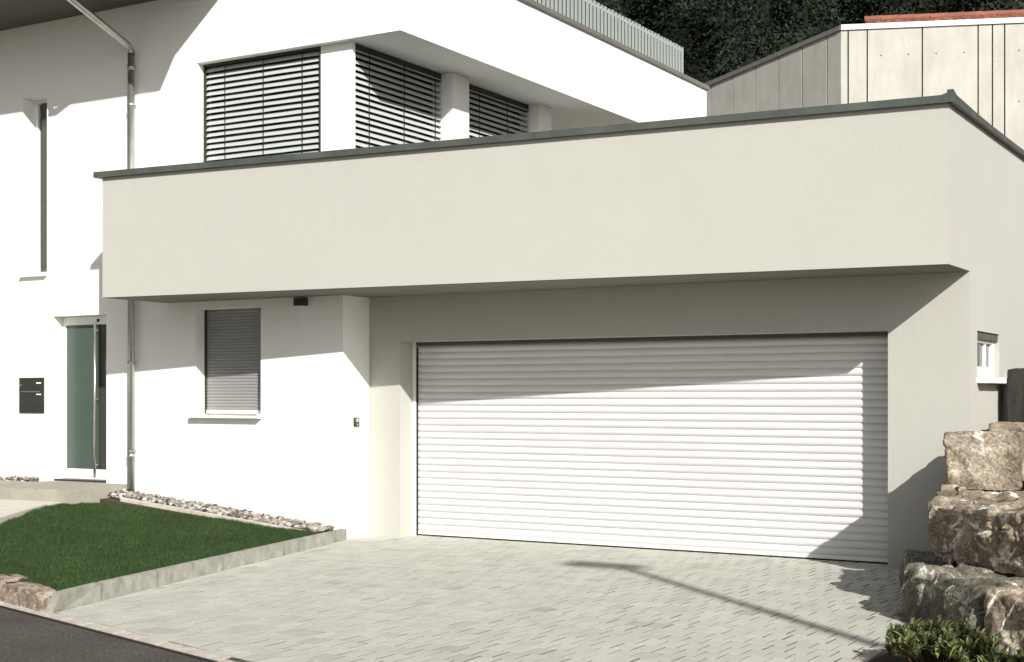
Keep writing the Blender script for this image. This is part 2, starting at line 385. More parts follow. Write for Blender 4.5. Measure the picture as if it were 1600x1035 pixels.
# kerbstones between lawn and driveway
cuts = [7.23, 7.78, 8.58, 9.68, 10.92, 12.16, 12.46]
words = ['short end kerbstone beside the road, its end face tilted and bright', 'second kerbstone of the driveway edge counted from the road', 'third kerbstone of the driveway edge counted from the road',
         'fourth kerbstone of the driveway edge counted from the road', 'fifth kerbstone of the driveway edge, beside the narrow end of the lawn', 'last short kerbstone of the driveway edge, at the house corner']
for i in range(6):
    a, b = cuts[i] + .004, cuts[i+1] - .004
    za, zb = .145 - .022 * (a - 7.2) / 5, .145 - .022 * (b - 7.2) / 5
    m_ = MB(); m_.prism([(LX(a) - .085, a + .02), (LX(a) - .002, a), (LX(b) - .002, b), (LX(b) - .085, b + .02)], -.05, [za, za, zb, zb])
    if i == 0:
        m_ = MB(); m_.prism([(LX(a) - .10, a - .03), (LX(a) - .01, a - .03), (LX(b) - .002, b), (LX(b) - .085, b + .02)], -.05, [.04, .02, zb, zb])
        m_ = MB(); y0 = 7.20
        p = [(LX(y0) - .09, y0), (LX(y0) - .002, y0), (LX(b) - .002, b), (LX(b) - .085, b)]
        vs = [(p[0][0] - .02, y0 - .05, -.05), (p[1][0] - .02, y0 - .05, -.05), (*p[2], -.05), (*p[3], -.05), (p[0][0], y0 + .04, .14), (p[1][0], y0 + .04, .14), (*p[2], zb), (*p[3], zb)]
        m_.add(vs, [(3, 2, 1, 0), (4, 5, 6, 7), (0, 1, 5, 4), (1, 2, 6, 5), (2, 3, 7, 6), (3, 0, 4, 7)])
    k = m_.build('kerbstone', 'kerb', bevel=.009); tag(k, words[i], 'kerbstone', 'kerbstones between lawn and driveway')

# pebble strip and its thin stone edging along the white wall
def strip_z(x): return .105 + max(0, -9.6 - x) * .092
g = MB(); xs = np.linspace(-12.86, -9.62, 30); 
for a, b in zip(xs[:-1], xs[1:]):
    g.prism([(a, 11.9), (b, 11.9), (b, 12.487), (a, 12.487)], -.05, [strip_z(a) - .03, strip_z(b) - .03, strip_z(b) - .03, strip_z(a) - .03])
tag(g.build('gravel_bed', 'soil'), kind='structure')
g = MB(); x = -12.5
while x < -9.75:
    ln = rnd.uniform(.28, .42); b = min(x + ln - .006, -9.72)
    g.prism([(x, 11.985 - .0 * x), (b, 11.985), (b, 12.04), (x, 12.04)], -.02, [strip_z(x) + .012, strip_z(b) + .012 + rnd.uniform(-.004, .004)] + [strip_z(b) + .014, strip_z(x) + .014]); x += ln
tag(g.build('stone_edging', 'edging', bevel=.006), kind='structure')
def pebbles(name, n, xr, yr, zf, s0, s1, seed):
    rr = random.Random(seed); b0 = bmesh.new(); bmesh.ops.create_icosphere(b0, subdivisions=2, radius=1)
    bv = [v.co.copy() for v in b0.verts]; bf = [tuple(v.index for v in f.verts) for f in b0.faces]; b0.free()
    mb = MB()
    for i in range(n):
        x = rr.uniform(*xr); y = rr.uniform(*yr); s = rr.uniform(s0, s1)
        if rr.random() < .12: s *= 1.35
        sx, sy, sz = s * rr.uniform(.8, 1.25), s * rr.uniform(.7, 1.1), s * rr.uniform(.45, .8)
        rot = Matrix.Rotation(rr.uniform(0, 6.28), 3, 'Z') @ Matrix.Rotation(rr.gauss(0, .45), 3, 'X')
        off = Vector((rr.uniform(0, 99), 0, 0)); z = zf(x) + rr.uniform(-.012, .03)
        c = rr.choice([(1, 1, 1), (1.4, 1.38, 1.32), (.5, .5, .52), (.75, .73, .7), (1.1, 1.0, .92), (.22, .22, .23), (1.2, 1.1, 1.0), (.4, .38, .37), (1.9, 1.88, 1.8)])
        t = rr.uniform(.85, 1.15); c = tuple(q * t for q in c)
        vs = []
        for v in bv:
            k = 1 + .38 * noise.noise(v * 1.1 + off); q = rot @ Vector((v.x * sx * k, v.y * sy * k, v.z * sz * k)); vs.append((x + q.x, y + q.y, z + q.z))
        mb.add(vs, bf, c)
    return mb.build(name, 'pebble', smooth=False, fix=False)
tag(pebbles('gravel', 1900, (-12.9, -9.66), (12.06, 12.46), strip_z, .014, .034, 4), 'loose grey and white pebbles along the foot of the white wall', 'gravel', kind='stuff')
tag(pebbles('gravel', 220, (-16.4, -14.45), (12.29, 12.46), lambda x: .515, .014, .032, 8), 'small strip of pebbles on the step left of the front door', 'gravel', kind='stuff')

# ------------------------------------------------------------------ rocks
def rock_mesh(verts8, seed, n=22, amp=.035, planes=7, chamfer=.12, fs=4.5):
    """verts8: 4 bottom + 4 top corners (ccw); broken into facets, then roughened"""
    rr = random.Random(seed); C = [Vector(v) for v in verts8]; mid = sum(C, Vector()) / 8
    def tri(u, v, w_):
        b = C[0].lerp(C[1], u).lerp(C[3].lerp(C[2], u), v); t = C[4].lerp(C[5], u).lerp(C[7].lerp(C[6], u), v); return b.lerp(t, w_)
    bm = bmesh.new(); idx = {}
    def V(i, j, k):
        if (i, j, k) not in idx: idx[i, j, k] = bm.verts.new(tri(i / n, j / n, k / n))
        return idx[i, j, k]
    for a in range(n):
        for b in range(n):
            for q in ((lambda p, q_: (p, q_, 0)), (lambda p, q_: (p, q_, n)), (lambda p, q_: (p, 0, q_)), (lambda p, q_: (p, n, q_)), (lambda p, q_: (0, p, q_)), (lambda p, q_: (n, p, q_))):
                bm.faces.new((V(*q(a, b)), V(*q(a+1, b)), V(*q(a+1, b+1)), V(*q(a, b+1))))
    bmesh.ops.recalc_face_normals(bm, faces=bm.faces)
    pl = []
    for c in C:                                              # knock off each corner
        nrm = (c - mid); ex = nrm.length; nn = (nrm.normalized() + Vector([rr.gauss(0, .3) for _ in range(3)])).normalized()
        pl.append((nn, max((q - mid).dot(nn) for q in C) - chamfer * ex * rr.uniform(.35, 1.3)))
    for _ in range(planes):
        nn = Vector([rr.gauss(0, 1) for _ in range(3)]).normalized()
        pl.append((nn, max((q - mid).dot(nn) for q in C) * rr.uniform(.80, .93)))
    off = Vector((seed * 3.7, seed * 1.3, 0))
    for v in bm.verts:
        for nn, d in pl:
            e = (v.co - mid).dot(nn) - d
            if e > 0: v.co -= nn * e * .93
    bm.normal_update()
    new = []
    for v in bm.verts:
        p = v.co
        wq = p + Vector((noise.noise(p * 3 + off), noise.noise(p * 3 - off), noise.noise(p * 3 + off * 2))) * .06
        vd, vp = noise.voronoi(wq * fs + off); cell = vp[0]; edge = min(1, (vd[1] - vd[0]) / .22); rv = noise.cell_vector(cell * 7.31)
        fac = amp * 1.5 * (rv.x - .3) + (wq * fs + off - cell).dot(Vector((rv.y - .5, rv.z - .5, rv.x - .5))) * amp * 1.4
        fac *= edge * edge * (3 - 2 * edge)
        a = fac + noise.noise(p * 2.3 + off) * amp * .7 + noise.noise(p * 7 + off) * amp * .4 + noise.noise(p * 17 + off) * amp * .28 + noise.noise(p * 40 + off) * amp * .16
        r_ = 1 - abs(noise.noise(p * 4.5 + off * 2)) * 2
        a -= max(0, r_ - .86) * amp * 2.2                     # cracks
        new.append(p + v.normal * a)
    for v, p in zip(bm.verts, new): v.co = p
    me = bpy.data.meshes.new('rock'); bm.to_mesh(me); bm.free(); return me
def rock(name, v8, seed, m, label, cat, group, **k):
    me = rock_mesh(v8, seed, **k); me.materials.append(M[m]); me.name = name
    me.polygons.foreach_set('use_smooth', [True] * len(me.polygons)); me.set_sharp_from_angle(angle=R(34))
    o = bpy.data.objects.new(name, me); COL.objects.link(o); return tag(o, label, cat, group)
def b8(x0, x1, y0, y1, z0, z1, rz=0, tx=0, ty=0):
    c = Vector(((x0 + x1) / 2, (y0 + y1) / 2, 0)); q = []
    for z in (z0, z1):
        for x, y in ((x0, y0), (x1, y0), (x1, y1), (x0, y1)):
            p = Matrix.Rotation(R(rz), 3, 'Z') @ (Vector((x, y, 0)) - c) + c
            q.append((p.x, p.y, z + ((x - c.x) * tx + (y - c.y) * ty)))
    return q
GR = 'stone blocks retaining the bank beside the garage'
rock('boulder', [(-2.81, 11.78, .835), (-2.24, 11.82, .825), (-2.28, 12.7, .8), (-2.83, 12.72, .8), (-2.83, 11.76, 1.29), (-2.22, 11.80, 1.30), (-2.22, 12.76, 1.28), (-2.86, 12.74, 1.27)], 11, 'stone', 'squared brown boulder with white veins, topmost of the stack by the garage wall', 'boulder', GR, amp=.013, chamfer=.03, planes=2, n=56, fs=6)
rock('boulder', [(-2.54, 10.52, .385), (-1.45, 9.66, .35), (-1.2, 11.5, .35), (-2.82, 11.7, .36), (-2.62, 10.46, .76), (-1.5, 9.72, .80), (-1.25, 11.6, .83), (-2.86, 11.9, .80)], 23, 'stone',
     'large tan boulder in the middle of the stack, under the squared block', 'boulder', GR, n=64, amp=.045, chamfer=.07, planes=5)
rock('boulder', [(-2.74, 10.1, -.06), (-2.0, 9.0, -.08), (-1.5, 10.4, -.05), (-2.98, 11.25, -.05), (-2.68, 10.15, .35), (-1.98, 9.17, .35), (-1.5, 10.4, .37), (-2.93, 11.25, .33)], 31, 'stonegrey',
     'dark grey flat boulder at the bottom of the stack, beside the driveway edge', 'boulder', GR, n=60, amp=.032, chamfer=.05, planes=4)
rock('boulder', [(-3.02, 11.3, -.05), (-2.3, 11.2, -.05), (-2.5, 12.93, -.05), (-3.55, 12.95, -.05), (-2.99, 11.30, .33), (-2.3, 11.3, .33), (-2.5, 12.93, .28), (-3.46, 12.93, .16)], 37, 'stonegrey',
     'low grey stone tucked between the garage pillar and the stack', 'boulder', GR, n=36, amp=.025, chamfer=.05)
rock('boulder', [(-1.98, 8.93, -.06), (-1.45, 8.35, -.08), (-.8, 9.6, -.05), (-1.5, 10.2, -.05), (-1.93, 9.12, .35), (-1.42, 8.55, .33), (-.85, 9.7, .36), (-1.5, 10.2, .38)], 43, 'stone',
     'pale topped boulder in front of the large tan one, cut off by the picture edge', 'boulder', GR, n=50, amp=.035, chamfer=.06, planes=4)
rock('boulder', b8(-1.45, -.5, 10.3, 11.8, .1, 1.0, 8), 47, 'stone', 'tan boulder right of the large one, outside the stack', 'boulder', GR, n=20)
rock('boulder', b8(-2.12, -1.5, 11.75, 12.5, .8, 1.02, -12), 53, 'stone', 'flat stone right of the squared topmost boulder', 'boulder', GR, n=24, amp=.03)
for i, (x, y, z, s) in enumerate([(-2.74, 11.6, .84, .055), (-2.64, 11.55, .845, .035), (-2.1, 11.6, .92, .05), (-1.98, 11.68, .93, .07), (-2.2, 11.5, .90, .03)]):
    rock('small_stone', b8(x - s, x + s, y - s * .8, y + s * .8, z - s * .6, z + s * .6, i * 40), 60 + i, 'stone',
         ['small stone at the left foot of the squared boulder', 'tiny stone beside it at the left foot of the squared boulder', 'small stone at the right foot of the squared boulder', 'largest small stone right of the squared boulder', 'tiny stone at the right foot of the squared boulder'][i], 'stone', 'small stones lying on the large tan boulder', n=10, amp=.01)
GS = 'red sandstone blocks along the road side of the lawn'
rock('sandstone_block', [(-8.98, 7.36, -.03), (-8.31, 7.17, -.03), (-8.36, 7.38, -.03), (-8.94, 7.6, -.03), (-8.98, 7.38, .135), (-8.34, 7.19, .125), (-8.38, 7.40, .13), (-8.94, 7.6, .14)], 71, 'redstone',
     'red sandstone block next to the first kerbstone at the lawn corner', 'stone block', GS, n=24, amp=.014, chamfer=.05, planes=2)
rock('sandstone_block', [(-9.7, 7.57, -.03), (-9.02, 7.38, -.03), (-8.99, 7.6, -.03), (-9.66, 7.8, -.03), (-9.7, 7.59, .17), (-9.02, 7.41, .15), (-8.99, 7.62, .15), (-9.66, 7.8, .17)], 73, 'redstone',
     'red sandstone block cut off by the left edge of the picture', 'stone block', GS, n=24, amp=.016, chamfer=.06, planes=2)
# soil bank behind the stack and along the garage side wall
g = MB(); NX, NY = 18, 26
def bank(x, y):
    base = .55 + .5 * min(1, max(0, (y - 11.0) / 1.6)) + .25 * min(1, max(0, (y - 12.8) / 2.5)) + .22 * max(0, x + 2.2)
    if y < 10.4: base = -.04 + max(0, (y - 9.2)) * .3
    return base + .04 * noise.noise(Vector((x * 3, y * 3, 0)))
V_ = []; 
for i in range(NX + 1):
    for j in range(NY + 1):
        x = -2.75 + 7 * (i / NX) ** 1.3; y = 10.3 + 12 * (j / NY) ** 1.2
        if i == 0: x = -2.70
        V_.append((x, y, bank(x, y) - (.35 if y < 11.6 else 0)))
g.add(V_, [(i * (NY+1) + j, (i+1) * (NY+1) + j, (i+1) * (NY+1) + j + 1, i * (NY+1) + j + 1) for i in range(NX) for j in range(NY)])
tag(g.build('bank', 'soil', smooth=True, fix=False), kind='structure')
g = MB(); g.prism([(-2.34, 5.35), (3, 3.8), (3, 10.4), (-2.45, 10.4)], -.05, .015)
tag(g.build('planting_bed', 'soil'), kind='structure')
g = MB(); yy = 5.5
while yy < 9.9:
    b_ = min(yy + .5, 9.9)
    g.prism([(RX(yy) + .008, yy + .003), (RX(yy) + .075, yy + .003), (RX(b_) + .075, b_ - .003), (RX(b_) + .008, b_ - .003)], -.05, .012); yy += .5
tag(g.build('driveway_edging', 'edging', bevel=.004), kind='structure')

# ------------------------------------------------------------------ HOUSE
YH, XC, XB = 12.49, -8.79, -9.55
house = thing('house', 'white rendered modern house with cantilevered upper storey and slatted blinds', 'house', (-12, YH, 0))
UW = (-11.75, -9.95)
def solidH(x, z):
    if inr(x, -14.79, -14.33) and inr(z, 3.15, 5.47): return False
    if inr(x, -14.22, -13.26) and inr(z, .505, 2.61): return False
    if inr(x, -11.77, -10.76) and inr(z, 1.36, 2.625): return False
    if x > -11.75 and inr(z, 3.3, 5.56): return False
    if x > -9.57 and z < 5.56: return False
    if z > 6.4 and x < -11.7: return False
    return True
us = sorted([-20, -14.79, -14.33, -14.22, -13.26, -11.77, -11.75, -11.7, -10.76, -9.57, XC]); zs = sorted([-.3, .505, 1.36, 2.61, 2.625, 3.15, 3.3, 5.47, 5.56, 6.4, 6.5])
mp = lambda u, d, z: (u, YH + d, z)
wall_grid(mp, us, zs, solidH, .3).build('wall', 'white', house)
# side wall lower + upper volume behind
g = MB(); g.box(-9.87, -9.57, 12.79, 12.985, -.3, 2.715); g.box(-9.87, -9.57, 12.79, 21, 2.96, 3.3)
g.box(-20, -19.7, 12.79, 21, -.3, 6.4); g.box(-20, -10.2, 21, 21.3, -.3, 6.4)
g.build('side_wall', 'white', house)
g = MB(); g.box(-12.2, XC, 12.79, 21.0, 5.56, 6.5)
g.build('cantilever', 'white', house)
g = MB(); g.box(-9.97, -9.525, 12.60, 12.655, 3.3, 5.558)
g.build('corner_post', 'white', house)
g = MB(); g.box(-9.9, -9.38, 14.44, 14.81, 3.3, 5.558); g.build('post', 'white', house)
g = MB(); g.box(-9.9, -9.38, 16.59, 16.93, 3.3, 5.558); g.build('post', 'white', house)
g = MB(); g.box(-10.6, -10.35, 16.7, 21, 3.3, 5.558); g.box(-10.35, -9.9, 16.7, 16.92, 3.3, 5.558); g.build('recessed_wall', 'beige', house)  # beige in place of white: shade under the cantilever put into the colour
g = MB(); t = .07
g.box(XC - .25, XC + .035, 12.43, 21.05, 6.5, 6.5 + t); g.box(-11.2, XC - .25, 12.43, 12.7, 6.5, 6.5 + t); g.box(-12, XC - .25, 20.8, 21.05, 6.5, 6.5 + t)
g.build('roof_edge', 'roofcap', house, bevel=.006)
# big roof with its wide flat eave over the left part
rf = MB(); rf.prism([(-21, 11.18), (-10.87, 11.18), (-11.67, 12.485), (-11.9, 21.6), (-21, 21.6)], 6.403, 6.60)
ro = rf.build('roof', 'soffit', house)
g = MB(); g.add([(-21, 11.18, 6.60), (-10.87, 11.18, 6.60), (-11.9, 21.6, 6.6), (-21, 21.6, 6.6), (-21, 16.4, 9.2), (-11.7, 16.4, 9.2)], [(0, 1, 5, 4), (3, 4, 5, 2), (1, 2, 5), (0, 4, 3), (0, 3, 2, 1)])
g.build('tiling', 'tile', ro)
g = MB(); n = 10
for k in range(n):
    pass
pr = [(math.cos(a) * .07, -math.sin(a) * .07) for a in np.linspace(0, math.pi, 11)] + [(math.cos(a) * .064, -math.sin(a) * .064) for a in np.linspace(math.pi, 0, 11)]
m_ = MB(); nn = len(pr)
m_.add([(-21, 11.10 + p[0], 6.56 + p[1]) for p in pr] + [(-10.86, 11.10 + p[0], 6.56 + p[1]) for p in pr], [tuple((i, (i+1) % nn, nn + (i+1) % nn, nn + i)) for i in range(nn)] + [tuple(range(nn)), tuple(range(2*nn-1, nn-1, -1))])
m_.build('gutter', 'zinc', ro)

# blinds ---------------------------------------------------------------
def venetian(mapf, u0, u1, z0, z1, cords, parent, pitch=.0705, tilt=51):
    """curved horizontal slats; mapf(u,out,z)->xyz, out>0 towards the viewer"""
    mb = MB(); z = z1 - .035; K = 5; wdt = .076
    while z > z0:
        tl = R(tilt + random.Random(int(z * 997)).uniform(-2.5, 2.5)); ring = []
        for k in range(K + 1):
            s = (k / K - .5) * wdt; bow = .006 * (1 - (2 * k / K - 1) ** 2)
            out = s * math.cos(tl) + bow * math.sin(tl); zz = -s * math.sin(tl) + bow * math.cos(tl)
            ring.append((out, zz))
        ends = [(u0 + .012), (u1 - .012)]; M_ = 7
        vs = []
        for q in range(M_):
            uu = ends[0] + (ends[1] - ends[0]) * q / (M_ - 1); sag = -.0015 * math.sin(q * 2.1 + z * 31)
            vs += [mapf(uu, r_[0], z + r_[1] + sag) for r_ in ring]
        fs = [(q * (K+1) + k, q * (K+1) + k + 1, (q+1) * (K+1) + k + 1, (q+1) * (K+1) + k) for q in range(M_ - 1) for k in range(K)]
        mb.add(vs, fs); z -= pitch
    b = mb.build('blind', 'slat', parent, smooth=True, fix=False)
    cd = MB()
    for c in cords:
        p = [mapf(c - .004, .036, z0), mapf(c + .004, .036, z0), mapf(c + .004, .036, z1), mapf(c - .004, .036, z1)]
        q = [mapf(c - .004, .032, z0), mapf(c + .004, .032, z0), mapf(c + .004, .032, z1), mapf(c - .004, .032, z1)]
        cd.add(p + q, [(0, 1, 2, 3), (7, 6, 5, 4), (0, 4, 5, 1), (1, 5, 6, 2), (2, 6, 7, 3), (3, 7, 4, 0)])
    cd.build('ladder_tape', 'black', parent)
    return b
def window_rect(mapf, u0, u1, z0, z1, parent, fw=.06, depth=.09, pane='glass', name='window', d0=0.0, fm='frame', muntins=()):
    f = MB()
    def bb(a, b, c, d, o0, o1):
        vs = [mapf(a, o0, c), mapf(b, o0, c), mapf(b, o0, d), mapf(a, o0, d), mapf(a, o1, c), mapf(b, o1, c), mapf(b, o1, d), mapf(a, o1, d)]
        f.add(vs, [(0, 1, 2, 3), (7, 6, 5, 4), (0, 4, 5, 1), (1, 5, 6, 2), (2, 6, 7, 3), (3, 7, 4, 0)])
    bb(u0, u0 + fw, z0, z1, d0, d0 - depth); bb(u1 - fw, u1, z0, z1, d0, d0 - depth)
    bb(u0 + fw, u1 - fw, z0, z0 + fw, d0, d0 - depth); bb(u0 + fw, u1 - fw, z1 - fw, z1, d0, d0 - depth)
    for m0 in muntins: bb(m0 - .02, m0 + .02, z0 + fw, z1 - fw, d0 - .005, d0 - depth + .01)
    fr = f.build(name, fm, parent, bevel=.004)
    p = MB(); o = d0 - depth * .6
    vs = [mapf(u0 + fw, o, z0 + fw), mapf(u1 - fw, o, z0 + fw), mapf(u1 - fw, o, z1 - fw), mapf(u0 + fw, o, z1 - fw)]
    vs += [mapf(u0 + fw, o - .02, z0 + fw), mapf(u1 - fw, o - .02, z0 + fw), mapf(u1 - fw, o - .02, z1 - fw), mapf(u0 + fw, o - .02, z1 - fw)]
    p.add(vs, [(0, 1, 2, 3), (7, 6, 5, 4), (0, 4, 5, 1), (1, 5, 6, 2), (2, 6, 7, 3), (3, 7, 4, 0)])
    p.build('pane', pane, fr)
    return fr
front = lambda y: (lambda u, o, z: (u, y - o, z))
sidem = lambda x: (lambda u, o, z: (x + o, u, z))
wn = window_rect(front(12.73), -11.745, -9.975, 3.3, 5.55, house, fm='anthracite', muntins=(-10.8,)); wn['label'] = 'wide window behind light slatted blinds on the front'
m_ = MB(); m_.box(-11.748, -9.972, 12.60, 12.70, 5.535, 5.558); m_.build('blind_box', 'anthracite', wn)
m_ = MB(); m_.box(-11.747, -11.727, 12.60, 12.68, 3.3, 5.535); m_.build('guide_rail', 'anthracite', wn)
m_ = MB(); m_.box(-9.993, -9.975, 12.60, 12.68, 3.3, 5.535); m_.build('guide_rail', 'anthracite', wn)
venetian(front(12.65), -11.752, -9.97, 3.95, 5.535, (-11.42, -10.83, -10.25), wn)
wn = window_rect(sidem(-9.68), 12.97, 14.438, 3.3, 5.55, house, fm='anthracite', muntins=(13.8,)); wn['label'] = 'side window nearer the corner post behind slatted blinds'
m_ = MB(); m_.box(-9.62, -9.55, 12.66, 14.438, 5.46, 5.558); m_.build('blind_box', 'anthracite', wn)
venetian(sidem(-9.565), 12.65, 14.446, 3.95, 5.535, (12.93, 13.62, 14.28), wn)
wn = window_rect(sidem(-9.68), 14.812, 16.588, 3.3, 5.55, house, fm='anthracite', muntins=(15.8,)); wn['label'] = 'side window farther from the corner, partly hidden by a post'
m_ = MB(); m_.box(-9.62, -9.55, 14.815, 16.588, 5.46, 5.558); m_.build('blind_box', 'anthracite', wn)
venetian(sidem(-9.565), 14.815, 16.596, 3.95, 5.535, (15.3, 16.0), wn)

# narrow upper window
wn = window_rect(front(12.70), -14.788, -14.332, 3.17, 5.468, house, fw=.045, depth=.07); wn['label'] = 'tall narrow upper window with dark glass'
m_ = MB(); m_.box(-14.66, -14.34, 12.69, 12.698, 3.3, 5.42); m_.build('dark_panel', 'glass', wn)
m_ = MB(); m_.box(-14.80, -14.32, 12.43, 12.698, 3.13, 3.155); m_.build('sill', 'frame', wn, bevel=.003)
# lower window with roller shutter
wn = window_rect(front(12.70), -11.768, -10.762, 1.362, 2.62, house, fw=.05, depth=.06); wn['label'] = 'small window with closed grey roller shutter'
m_ = MB(); z = 1.425; zt = 2.60
while z < zt:
    h = .037; pts = [(0, 0), (-.006, .007), (-.0085, .018), (-.006, .030), (0, .0345), (0, .037)]
    vs = [(-11.755, 12.672 + p[0], z + p[1]) for p in pts] + [(-10.776, 12.672 + p[0], z + p[1]) for p in pts]; n = len(pts)
    m_.add(vs, [(i, n + i, n + i + 1, i + 1) for i in range(n - 1)]); z += h
m_.build('shutter', 'shutter', wn, smooth=False, fix=False)
m_ = MB(); m_.box(-11.755, -10.776, 12.655, 12.685, 1.385, 1.425); m_.build('shutter_bar', 'frame', wn, bevel=.003)
m_ = MB(); m_.box(-11.768, -11.75, 12.64, 12.695, 1.385, 2.62); m_.build('guide_rail', 'anthracite', wn)
m_ = MB(); m_.box(-10.78, -10.763, 12.64, 12.695, 1.385, 2.62); m_.build('guide_rail', 'anthracite', wn)
m_ = MB(); m_.box(-11.80, -10.735, 12.40, 12.66, 1.332, 1.358); m_.box(-11.80, -11.786, 12.40, 12.487, 1.358, 1.385); m_.box(-10.749, -10.735, 12.40, 12.487, 1.358, 1.385); m_.build('sill', 'frame', wn, bevel=.003)
# front door
dr = MB(); y0 = 12.65
dr.box(-14.215, -14.165, y0, y0 + .08, .53, 2.605); dr.box(-13.30, -13.262, y0, y0 + .08, .53, 2.605); dr.box(-14.165, -13.30, y0, y0 + .08, 2.50, 2.605); dr.box(-14.165, -13.30, y0, y0 + .08, .53, .66)
door = dr.build('front_door', 'frame', house, bevel=.004); door['label'] = 'white front door with frosted green glass and long steel bar'
m_ = MB(); m_.box(-14.165, -13.575, y0 + .02, y0 + .05, .66, 2.50); m_.build('glass_panel', 'doorglass', door)
m_ = MB(); m_.box(-13.56, -13.30, y0 + .02, y0 + .05, .66, 2.50); m_.build('side_glass', 'doorglass2', door)
m_ = MB(); m_.box(-13.575, -13.56, y0 + .01, y0 + .055, .66, 2.50); m_.build('stile', 'anthracite', door)
m_ = MB(); hx = -13.56; m_.tube([(hx, y0 - .07, .62), (hx, y0 - .07, 2.52)], .016)
for z in (.72, 1.55, 2.42): m_.tube([(hx, y0 - .07, z), (hx, y0 + .02, z)], .009)
m_.build('handle', 'steel', door, smooth=True)
m_ = MB(); m_.box(-14.215, -13.262, 12.50, 12.80, .506, .53); m_.build('threshold', 'anthracite', door)
m_ = MB(); m_.box(-13.60, -13.55, y0 - .002, y0 + .02, 2.53, 2.57); m_.build('door_closer', 'anthracite', door)

# downpipe ------------------------------------------------------------
dp = thing('downpipe', 'zinc downpipe running down the white wall beside the front door', 'downpipe', (-12.74, 12.40, .42))
m_ = MB(); X = -12.74; Y = 12.40
m_.tube([(X, Y, .36), (X, Y, 5.78)], .043, 18); m_.build('pipe', 'zinc', dp, smooth=True)
m_ = MB(); m_.tube([(X, Y, 5.74), (X, Y, 5.80), (X, Y - .02, 5.84), (X, Y - .07, 5.875), (X, Y - .25, 5.945), (X, Y - 1.0, 6.235), (X, Y - 1.16, 6.29), (X, Y - 1.25, 6.36), (X, Y - 1.27, 6.50)], .043, 18); m_.build('bend', 'zinc', dp, smooth=True)
for z in (5.60, .86): 
    m_ = MB(); m_.tube([(X, Y, z - .03), (X, Y, z + .03)], .050, 18); m_.build('collar', 'zinc', dp, smooth=True)
for z in (5.15, 2.0, .92):
    m_ = MB(); m_.tube([(X, Y, z - .012), (X, Y, z + .012)], .051, 18); m_.tube([(X, Y + .04, z), (X, YH - .001, z)], .008)
    if z < 1: m_.tube([(X + .04, Y - .02, z), (X + .075, Y - .03, z)], .014)
    m_.build('bracket', 'zinc', dp)

# small things on the white wall --------------------------------------
mbx = thing('mailbox', 'flat black letterbox panel with name plate and bell, left of the front door', 'letterbox', (-14.6, YH, 1.6))
g = MB(); g.box(-14.832, -14.372, 12.468, 12.488, 1.372, 1.828); g.build('panel', 'anthracite', mbx, bevel=.003)
g = MB(); g.box(-14.79, -14.44, 12.462, 12.468, 1.640, 1.654); g.build('slot_flap', 'steel', mbx)
g = MB(); g.box(-14.50, -14.415, 12.463, 12.468, 1.75, 1.768); g.build('name_plate', 'frame', mbx)
g = MB(); g.box(-14.50, -14.415, 12.463, 12.468, 1.605, 1.62); g.build('name_plate', 'frame', mbx)
g = MB(); g.tube([(-14.795, 12.469, 1.73), (-14.795, 12.46, 1.73)], .014); g.build('bell_button', 'steel', mbx)
ks = thing('key_switch', 'small grey garage key switch near the white wall corner', 'switch', (-9.42, YH, 1.3))

g = MB(); g.box(-9.569, -9.545, 12.675, 12.765, 1.25, 1.35); g.build('plate', 'anthracite', ks, bevel=.003)
g = MB(); g.box(-9.545, -9.541, 12.69, 12.75, 1.30, 1.34); g.tube([(-9.546, 12.72, 1.272), (-9.540, 12.72, 1.272)], .012); g.build('keypad', 'galv', ks)
wl = thing('wall_lamp', 'small dark box lamp high on the white wall, just under the beige overhang', 'lamp', (-10.12, YH, 2.65))
g = MB(); g.box(-10.19, -10.06, 12.38, 12.487, 2.61, 2.70); g.build('housing', 'anthracite', wl, bevel=.005)
g = MB(); g.box(-10.175, -10.075, 12.39, 12.47, 2.602, 2.61); g.build('lens', 'frame', wl)

# railing on the flat roof --------------------------------------------
rl = thing('railing', 'galvanised railing of upright flat bars on the flat roof edge', 'railing', (-9.0, 16, 6.5))
RXX = -9.0
m_ = MB(); y = 12.9; ys = []
while y < 20.55: ys.append(y); y += .112
def bar(y): 
    b = MB(); b.box(RXX - .005, RXX + .006, y - .033, y + .033, 6.50, 7.115 + random.Random(int(y*100)).uniform(-.006, .006)); return b
for y in ys: bar(y).build('bar', 'galv', rl)
m_ = MB(); m_.box(RXX - .02, RXX - .006, 12.88, 20.58, 6.60, 6.635); m_.build('lower_rail', 'galv', rl)
m_ = MB(); m_.box(RXX - .02, RXX - .006, 12.88, 20.58, 7.05, 7.085); m_.build('upper_rail', 'galv', rl)
tp = thing('tap_bracket', 'tiny dark pipe fitting at the far lower corner of the white upper storey', 'pipe fitting', (XC, 20.9, 5.9))
g = MB(); g.tube([(XC, 20.9, 5.80), (XC + .12, 20.9, 5.80), (XC + .16, 20.9, 5.84), (XC + .16, 20.9, 5.98)], .022, 10)
g.build('pipe', 'anthracite', tp, smooth=True)
g = MB(); g.box(XC + .10, XC + .26, 20.87, 20.93, 5.97, 6.01); g.build('lever', 'anthracite', tp)

